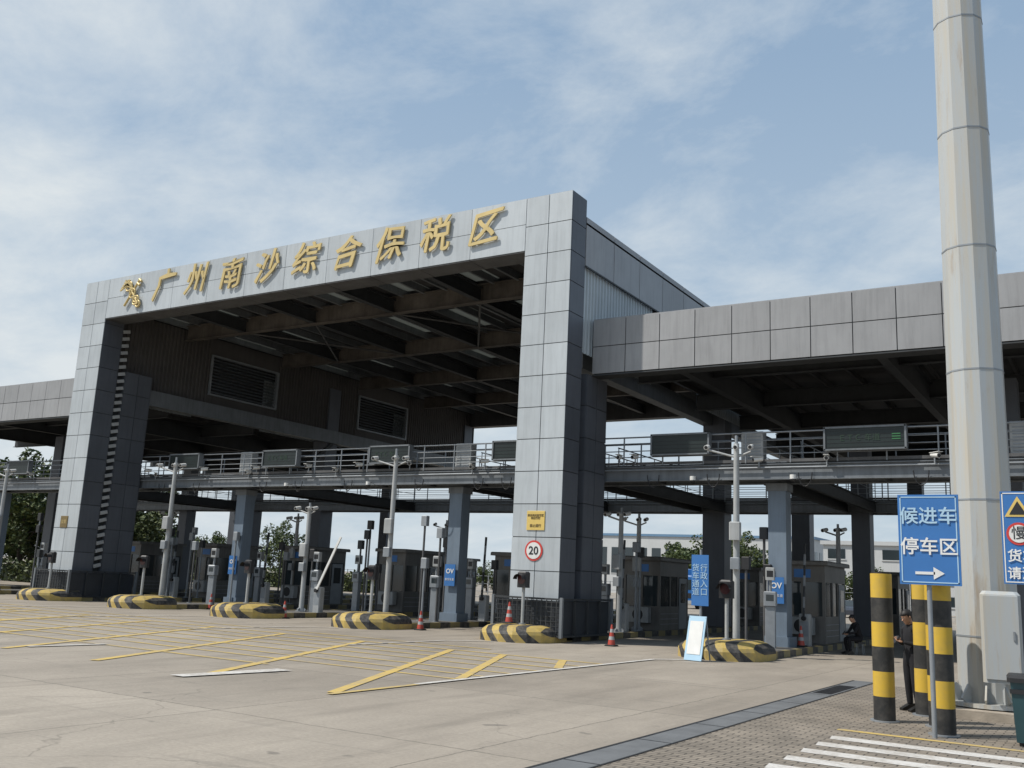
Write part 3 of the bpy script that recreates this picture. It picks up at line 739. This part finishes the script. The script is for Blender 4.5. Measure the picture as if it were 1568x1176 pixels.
def person(name,J,loc,rz,headtilt=-.45,phone=True):
    P=empty(name,loc,rz)
    vs=[(J['pelvis'],(.155,.115)),(J['waist'],(.145,.105)),(J['chest'],(.175,.12)),(J['neckb'],(.085,.07)),(J['neck'],.055)]
    es=[(0,1),(1,2),(2,3),(3,4)]
    for s_ in 'LR':
        b=len(vs); sh,el,wr=J['sh'+s_],J['el'+s_],J['wr'+s_]
        vs+=[(sh,.068),(lerp(sh,el,.5),.055),(el,.046),(lerp(el,wr,.5),.042),(wr,.032)]
        es+=[(3,b),(b,b+1),(b+1,b+2),(b+2,b+3),(b+3,b+4)]
        b=len(vs); hi,kn,an=J['hi'+s_],J['kn'+s_],J['an'+s_]
        vs+=[(hi,.105),(lerp(hi,kn,.5),.09),(kn,.068),(lerp(kn,an,.4),.065),(an,.052)]
        es+=[(0,b),(b,b+1),(b+1,b+2),(b+2,b+3),(b+3,b+4)]
    me=skin(vs,es,['cloth','cloth2'],2)
    wz=J['waist'][2]-.1
    for p_ in me.polygons:
        c=p_.center; p_.material_index=1 if (c.z<wz and abs(c.x)<.3 and c.z<J['elL'][2]-.02 or c.z<wz-.08) else 0
    place(me,'body',(0,0,0),0,P)
    for s_,sg_ in (('L',1),('R',-1)):
        B=MB(); a=J['an'+s_]; x,y,z_=a[0],a[1],a[2]
        prof=[(y+.09,z_-.085),(y-.19,z_-.085),(y-.195,z_-.055),(y-.12,z_-.02),(y-.04,z_+.02),(y+.07,z_+.03),(y+.095,z_-.03)]
        B.prism(prof,x-.045,x+.045,'shoe','x'); B.obj('shoe_'+s_,P)
        w_=Vector(J['wr'+s_]); e=Vector(J['el'+s_]); dr=(w_-e).normalized(); side=Vector((0,0,1)).cross(dr).normalized(); up=dr.cross(side)
        pv=[(tuple(w_),(.026,.02)),(tuple(w_+dr*.05),(.038,.018)),(tuple(w_+dr*.09),(.036,.015))]
        place(skin(pv,[(0,1),(1,2)],'skin',1),'palm_'+s_,(0,0,0),0,P)
        for fi,(of,ln) in enumerate(((-.030,.062),(-.010,.075),(.011,.070),(.030,.055))):
            b0=w_+dr*.08+side*of; b1=b0+dr*ln*.45; b2=b1+(dr*.5+up*.8).normalized()*ln*.35; b3=b2+(up-dr*.3).normalized()*ln*.3
            place(skin([(tuple(b0),.009),(tuple(b1),.0088),(tuple(b2),.008),(tuple(b3),.007)],[(0,1),(1,2),(2,3)],'skin',1),'finger_%s_%d'%(s_,fi+1),(0,0,0),0,P)
        t0=w_+dr*.03-side*.03*sg_; t1=t0+(dr*.6-side*.7*sg_+up*.4).normalized()*.035; t2=t1+(dr*.8+up*.5).normalized()*.03
        place(skin([(tuple(t0),.011),(tuple(t1),.010),(tuple(t2),.008)],[(0,1),(1,2)],'skin',1),'thumb_'+s_,(0,0,0),0,P)
    B=MB(); hb=Vector(J['neck']); B.M=Matrix.Translation(hb+Vector((0,-.01,.02)))@Matrix.Rotation(-headtilt,4,'X')
    B.cyl((0,.01,-.07),(0,0,.06),.05,.052,'skin',12)
    rings=[(-.015,.030,.035,-.055),(.0,.045,.055,-.04),(.03,.058,.075,-.025),(.07,.070,.088,-.015),(.11,.075,.095,-.01),(.15,.074,.097,-.005),(.185,.062,.083,0),(.21,.038,.05,.005),(.22,.008,.01,.005)]
    vs=[];n=16
    for z_,rx,ry,oy in rings:
        for i in range(n):
            t=2*math.pi*i/n; vs.append((rx*math.cos(t),ry*math.sin(t)+oy,z_))
    B.add(vs,[(j*n+i,j*n+(i+1)%n,(j+1)*n+(i+1)%n,(j+1)*n+i) for j in range(len(rings)-1) for i in range(n)],'skin',True)
    B.add(vs,[tuple(reversed(range(n)))],'skin')
    vs=[];rg=[(.06,1.05),(.10,1.07),(.15,1.09),(.19,1.12),(.222,1.15)]
    base={.06:(.067,.086,.012),.10:(.074,.094,.008),.15:(.075,.098,.002),.19:(.060,.082,.003),.222:(.02,.03,.005)}
    for z_,k_ in rg:
        rx,ry,oy=base[z_]
        for i in range(n):
            t=2*math.pi*i/n; fy=ry*k_*math.sin(t)
            if math.sin(t)<-.35 and z_<.14: fy=-.35*ry*k_
            vs.append((rx*k_*math.cos(t)*(1.0 if math.sin(t)>-.35 or z_>=.14 else .98),fy+oy,z_))
    B.add(vs,[(j*n+i,j*n+(i+1)%n,(j+1)*n+(i+1)%n,(j+1)*n+i) for j in range(len(rg)-1) for i in range(n)],'hair',True)
    B.add(vs,[tuple(range((len(rg)-1)*n,len(rg)*n))],'hair')
    B.prism([(-.10,.10),(-.125,.075),(-.105,.068)],-.012,.012,'skin','x')
    for s_ in (-1,1):
        B.sph((.03*s_,-.098,.105),.011,'white',(1.3,.5,.8),8,6); B.sph((.03*s_,-.104,.105),.006,'black',(1,.6,1),8,6)
        B.box(.03*s_-.016,.03*s_+.016,-.106,-.098,.122,.127,'hair'); B.sph((.077*s_,0,.09),.024,'skin',(.4,.8,1.2),8,6)
    B.box(-.02,.02,-.098,-.090,.040,.047,'redlamp'); B.obj('head',P)
    if phone:
        a=(Vector(J['wrL'])+Vector(J['wrR']))/2+Vector((0,-.10,.03)); B=MB(); B.M=Matrix.Translation(a)@Matrix.Rotation(-.6,4,'X'); B.bbox(-.04,.04,-.005,.005,-.075,.075,'black',.003); B.obj('phone',P)
    return P
J=dict(pelvis=(0,0,.93),waist=(0,.0,1.08),chest=(0,.0,1.28),neckb=(0,.005,1.42),neck=(0,-.015,1.50),
 shL=(.185,0,1.39),elL=(.235,.03,1.12),wrL=(.075,-.22,1.17),shR=(-.185,0,1.39),elR=(-.235,.02,1.12),wrR=(-.07,-.21,1.19),
 hiL=(.095,0,.86),knL=(.11,-.03,.49),anL=(.12,.02,.09),hiR=(-.095,0,.86),knR=(-.10,-.01,.49),anR=(-.13,.04,.09))
person('security_guard',J,(-3.26,18.76,.005),-.75)
J2=dict(pelvis=(0,0,.52),waist=(0,-.04,.66),chest=(0,-.12,.86),neckb=(0,-.17,.99),neck=(0,-.20,1.06),
 shL=(.185,-.14,.96),elL=(.22,-.28,.72),wrL=(.12,-.46,.66),shR=(-.185,-.14,.96),elR=(-.22,-.28,.72),wrR=(-.12,-.46,.66),
 hiL=(.10,-.05,.50),knL=(.16,-.45,.50),anL=(.16,-.42,.09),hiR=(-.10,-.05,.50),knR=(-.16,-.45,.50),anR=(-.16,-.38,.09))
person('seated_man',J2,(-7.6,34.5,.004),-.9)
B=MB(); B.cyl((0,0,.36),(0,0,.41),.17,None,'black',16)
for a in range(4): B.cyl((.12*math.cos(a*1.57+.78),.12*math.sin(a*1.57+.78),.36),(.17*math.cos(a*1.57+.78),.17*math.sin(a*1.57+.78),0),.012,None,'galv',6)
B.obj('stool',None,(-7.6,34.5,.004))

# ------------------------------------------------------------------ trees
def tree_mesh(seed,h=8,cr=3.2,nclump=60,per=85):
    random.seed(seed); B=MB()
    pts=[Vector((0,0,0))]
    for i in range(5): pts.append(pts[-1]+Vector((random.uniform(-.15,.15),random.uniform(-.15,.15),h*.12)))
    for i in range(5): B.cyl(pts[i],pts[i+1],.22-.03*i,.22-.03*(i+1),'bark',8)
    cl=[]
    for i in range(nclump):
        while 1:
            v=Vector((random.uniform(-1,1),random.uniform(-1,1),random.uniform(-1,1)))
            if .15<v.length<1: break
        cl.append(Vector((v.x*cr,v.y*cr,h*.56+v.z*h*.42)))
    for c in cl[:16]:
        st=pts[random.randint(2,5)]; mid=st.lerp(c,.5)+Vector((0,0,-.2))
        B.cyl(st,mid,.07,.045,'bark',5); B.cyl(mid,c,.045,.015,'bark',5)
    vs=[];fs=[]
    for c in cl:
        R_=random.uniform(.55,1.15)
        for i in range(per):
            d=Vector((random.gauss(0,1),random.gauss(0,1),random.gauss(0,.8))); d=d.normalized()*R_*random.uniform(.3,1)**.6
            p_=c+d; s_=random.uniform(.13,.25)
            a=Vector((random.uniform(-1,1),random.uniform(-1,1),random.uniform(-.6,.6))).normalized(); b=a.orthogonal().normalized()
            b=(Matrix.Rotation(random.uniform(0,6.28),3,a)@b)
            o_=len(vs); vs+=[p_-a*s_,p_+b*s_*.55,p_+a*s_,p_-b*s_*.55]; fs.append((o_,o_+1,o_+2,o_+3))
    B.add(vs,fs,'leaf'); return B.mesh('tree')
tm=[tree_mesh(1),tree_mesh(2,9,3.6),tree_mesh(3,7,3.4)]
random.seed(5)
TP=[(-80,50,1.35),(-75,46,1.15),(-86,54,1.4),(-79,60,1.2),(-73,53,1.0),(-93,52,1.3),(-92,66,1.2),(-104,60,1.2),(-84,47,1.2),(-70,49,.9)]
for i in range(13):
    x=-104+i*3.9; TP.append((x+random.uniform(-1,1),77+random.uniform(-4,5),random.uniform(.62,.86) if x<-76 else random.uniform(.34,.5)))
TP+= [(-40.6,108,1.15),(-44,110,.95),(-37.2,112,.95),(-25,100,.68),(-21.5,101,.66),(-28.5,103,.6),(-72,110,.6),(-58,112,.55)]
for i,(x,y,s_) in enumerate(TP): place(tm[i%3],'tree',(x,y,0),random.uniform(0,6),None,s_)
def hedge(x0,x1,y,h):
    random.seed(int(abs(x0))); B=MB(); vs=[];fs=[]
    for i in range(int((x1-x0)*150)):
        x=random.uniform(x0,x1); p_=Vector((x,y+random.uniform(-.6,.6),random.uniform(.05,h)*(1+.12*math.sin(x*1.7)))); s_=random.uniform(.08,.2)
        a=Vector((random.uniform(-1,1),random.uniform(-1,1),random.uniform(-1,1))).normalized(); b=a.orthogonal().normalized()
        o_=len(vs); vs+=[p_-a*s_,p_+b*s_*.6,p_+a*s_,p_-b*s_*.6]; fs.append((o_,o_+1,o_+2,o_+3))
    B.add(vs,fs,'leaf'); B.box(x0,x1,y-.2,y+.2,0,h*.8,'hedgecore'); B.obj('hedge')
hedge(-100,-68,44,1.6); hedge(-110,-56,72,1.8)

# ------------------------------------------------------------------ background buildings
def building(name,x0,x1,y0,y1,h,wall,roof,nwin,floors):
    E=empty(name); B=MB(); B.box(x0,x1,y0,y1,0,h,wall); B.box(x0-.3,x1+.3,y0-.3,y1+.3,h+.002,h+.5,wall if roof is None else roof); B.obj('walls',E)
    B=MB(); w=(x1-x0)/nwin; fh=h/floors
    for f in range(floors):
        for i in range(nwin):
            a=x0+i*w+w*.18; b=x0+(i+1)*w-w*.18; z0=f*fh+fh*.35; z1=f*fh+fh*.8
            B.box(a,b,y0-.06,y0-.01,z0,z1,'glass'); B.box(a-.1,b+.1,y0-.12,y0-.01,z0-.15,z0-.02,wall)
    ny=max(3,int((y1-y0)/w))
    for f in range(floors):
        for i in range(ny):
            ww=(y1-y0)/ny; a=y0+i*ww+ww*.2; b=y0+(i+1)*ww-ww*.2
            for xx in (x0-.06,x1+.01): B.box(xx,xx+.05,a,b,f*fh+fh*.35,f*fh+fh*.8,'glass')
    B.obj('windows',E)
building('warehouse',-112,-50,190,230,12,'bldg','roofblue',20,1)
building('office_building',-33,-6,130,150,8.2,'bldg',None,8,3)
building('warehouse',-4,60,160,200,10,'bldg','roofblue',10,1)
B=MB()
for i in range(90):
    x=-150+i*2; B.box(x-.04,x+.04,98,98.08,0,2.2,'galv')
for zz in (.3,1.2,2.1): B.box(-150,30,98.02,98.06,zz,zz+.05,'galv')
B.obj('perimeter_fence')
B=MB() 
for i in range(30):
    x=-108+i*1.4; B.box(x-.03,x+.03,40,40.06,0,1.9,'galv')
for zz in (.2,1.0,1.85): B.box(-108,-67,40.0,40.05,zz,zz+.05,'galv')
B.obj('perimeter_fence')
B=MB()
B.bbox(-1.2,1.2,0,2.0,.7,3.0,'truckblue',.15); B.box(-1.0,1.0,-.02,.0,1.7,2.6,'glass'); B.box(-.8,.8,-.02,0,.95,1.4,'black'); B.box(-1.2,1.2,-.08,.1,.45,.75,'offwhite')
B.bbox(-1.25,1.25,2.2,9,1.1,3.6,'truckblue',.04); B.box(-.5,.5,.1,9,.7,1.05,'black')
for y in (1.0,6.3,7.6):
    for x in (-1.2,.9): B.cyl((x,y,.5),(x+.3,y,.5),.5,None,'rubber',18)
for s_ in (-1,1): B.box(s_*1.0-.15,s_*1.0+.15,-.1,-.081,.5,.68,'white'); B.box(s_*1.35-.08,s_*1.35+.08,-.1,.0,1.9,2.5,'black')
B.obj('blue_truck',None,(-34.2,85,0))
def car_mesh(k):
    B=MB(); prof=[(-2.2,.3),(-2.25,.65),(-2.1,.85),(-1.15,.98),(-.5,1.42),(.9,1.45),(1.7,1.02),(2.15,.95),(2.2,.35)]
    B.prism(prof,-.86,.86,k,'x')
    for x in (-.865,.862): B.add([(x,-1.0,1.0),(x,-.45,1.35),(x,.85,1.37),(x,1.45,1.02)],[(0,1,2,3)],'glass')
    B.add([(-.75,-1.12,1.01),(.75,-1.12,1.01),(.68,-.56,1.40),(-.68,-.56,1.40)],[(0,1,2,3)],'glass')
    for y in (-1.4,1.35):
        for x in (-.9,.7): B.cyl((x,y,.32),(x+.2,y,.32),.32,None,'rubber',16)
    return B.mesh('car')
cw_,cd_=car_mesh('carwhite'),car_mesh('cardark')
for i,(x,y) in enumerate(((-20,88),(-17,88.5),(-14,88),(-11,89),(-24,90))): place((cd_,cw_)[i%2],'parked_car',(x,y,0),.1)

# ------------------------------------------------------------------ camera
th=.047; f=1480.; phi=math.atan(297.7/f); az=math.radians(32.3)
R=Vector((math.cos(az),math.sin(az),0)); Hh=Vector((-math.sin(az),math.cos(az),0)); Z=Vector((0,0,1))
F=Hh*math.cos(phi)+Z*math.sin(phi); U=-Hh*math.sin(phi)+Z*math.cos(phi)
cx=R*math.cos(th)+U*math.sin(th); cy=-R*math.sin(th)+U*math.cos(th); cz=-F
cam=bpy.data.cameras.new('camera'); co=bpy.data.objects.new('camera',cam); S.collection.objects.link(co)
m4=Matrix((cx,cy,cz)).transposed().to_4x4(); m4.translation=Vector((0,0,1.95)); co.matrix_world=m4
cam.sensor_width=36; cam.lens=36*f/1568; cam.clip_end=6000; cam.clip_start=.1; S.camera=co

# ------------------------------------------------------------------ light
sd=Vector((-.70,-.64,0)).normalized(); el=math.radians(53); sv=sd*math.cos(el)+Z*math.sin(el)
L=bpy.data.lights.new('sun','SUN'); L.energy=4.2; L.angle=math.radians(.8); L.color=(1,.95,.87)
lo=bpy.data.objects.new('sun',L); lo.rotation_euler=sv.to_track_quat('Z','Y').to_euler(); lo.location=(0,0,60); S.collection.objects.link(lo)
W=bpy.data.worlds.new('World'); S.world=W; W.use_nodes=True; nt=W.node_tree; bg=nt.nodes['Background']
sk=nt.nodes.new('ShaderNodeTexSky'); sk.sky_type='NISHITA'; sk.sun_disc=False; sk.sun_elevation=el; sk.sun_rotation=math.atan2(sd.x,sd.y); sk.air_density=1.0; sk.dust_density=1.6; sk.ozone_density=1.0
tc=nt.nodes.new('ShaderNodeTexCoord'); sp=nt.nodes.new('ShaderNodeSeparateXYZ'); nt.links.new(tc.outputs['Generated'],sp.inputs[0])
zz=math_(nt,'ADD',math_(nt,'MAXIMUM',sp.outputs[2],0.0),.25)
cb=nt.nodes.new('ShaderNodeCombineXYZ'); nt.links.new(math_(nt,'DIVIDE',sp.outputs[0],zz),cb.inputs[0]); nt.links.new(math_(nt,'DIVIDE',sp.outputs[1],zz),cb.inputs[1])
mp=nt.nodes.new('ShaderNodeMapping'); mp.inputs['Rotation'].default_value=(0,0,.9); mp.inputs['Scale'].default_value=(1,1.3,1); mp.inputs['Location'].default_value=(3.1,1.7,0); nt.links.new(cb.outputs[0],mp.inputs['Vector'])
n1=noise(nt,mp.outputs[0],2.6,12,.64,.2); n2=noise(nt,mp.outputs[0],.8,3,.5,.1)
k=math_(nt,'ADD',math_(nt,'MULTIPLY',n1,.6),math_(nt,'MULTIPLY',n2,.55))
k=math_(nt,'ADD',k,math_(nt,'MULTIPLY',sp.outputs[0],-.24))
cf=mrange(nt,k,.60,.86,0,.95)
haze=mixc(nt,.75,sk.outputs[0],(2.75,3.85,5.15))
haze=mixc(nt,mrange(nt,sp.outputs[2],0,.5,.85,0),haze,(4.6,5.35,5.9))
col=mixc(nt,cf,haze,(5.9,6.3,6.5))
nt.links.new(col,bg.inputs['Color']); bg.inputs['Strength'].default_value=.125
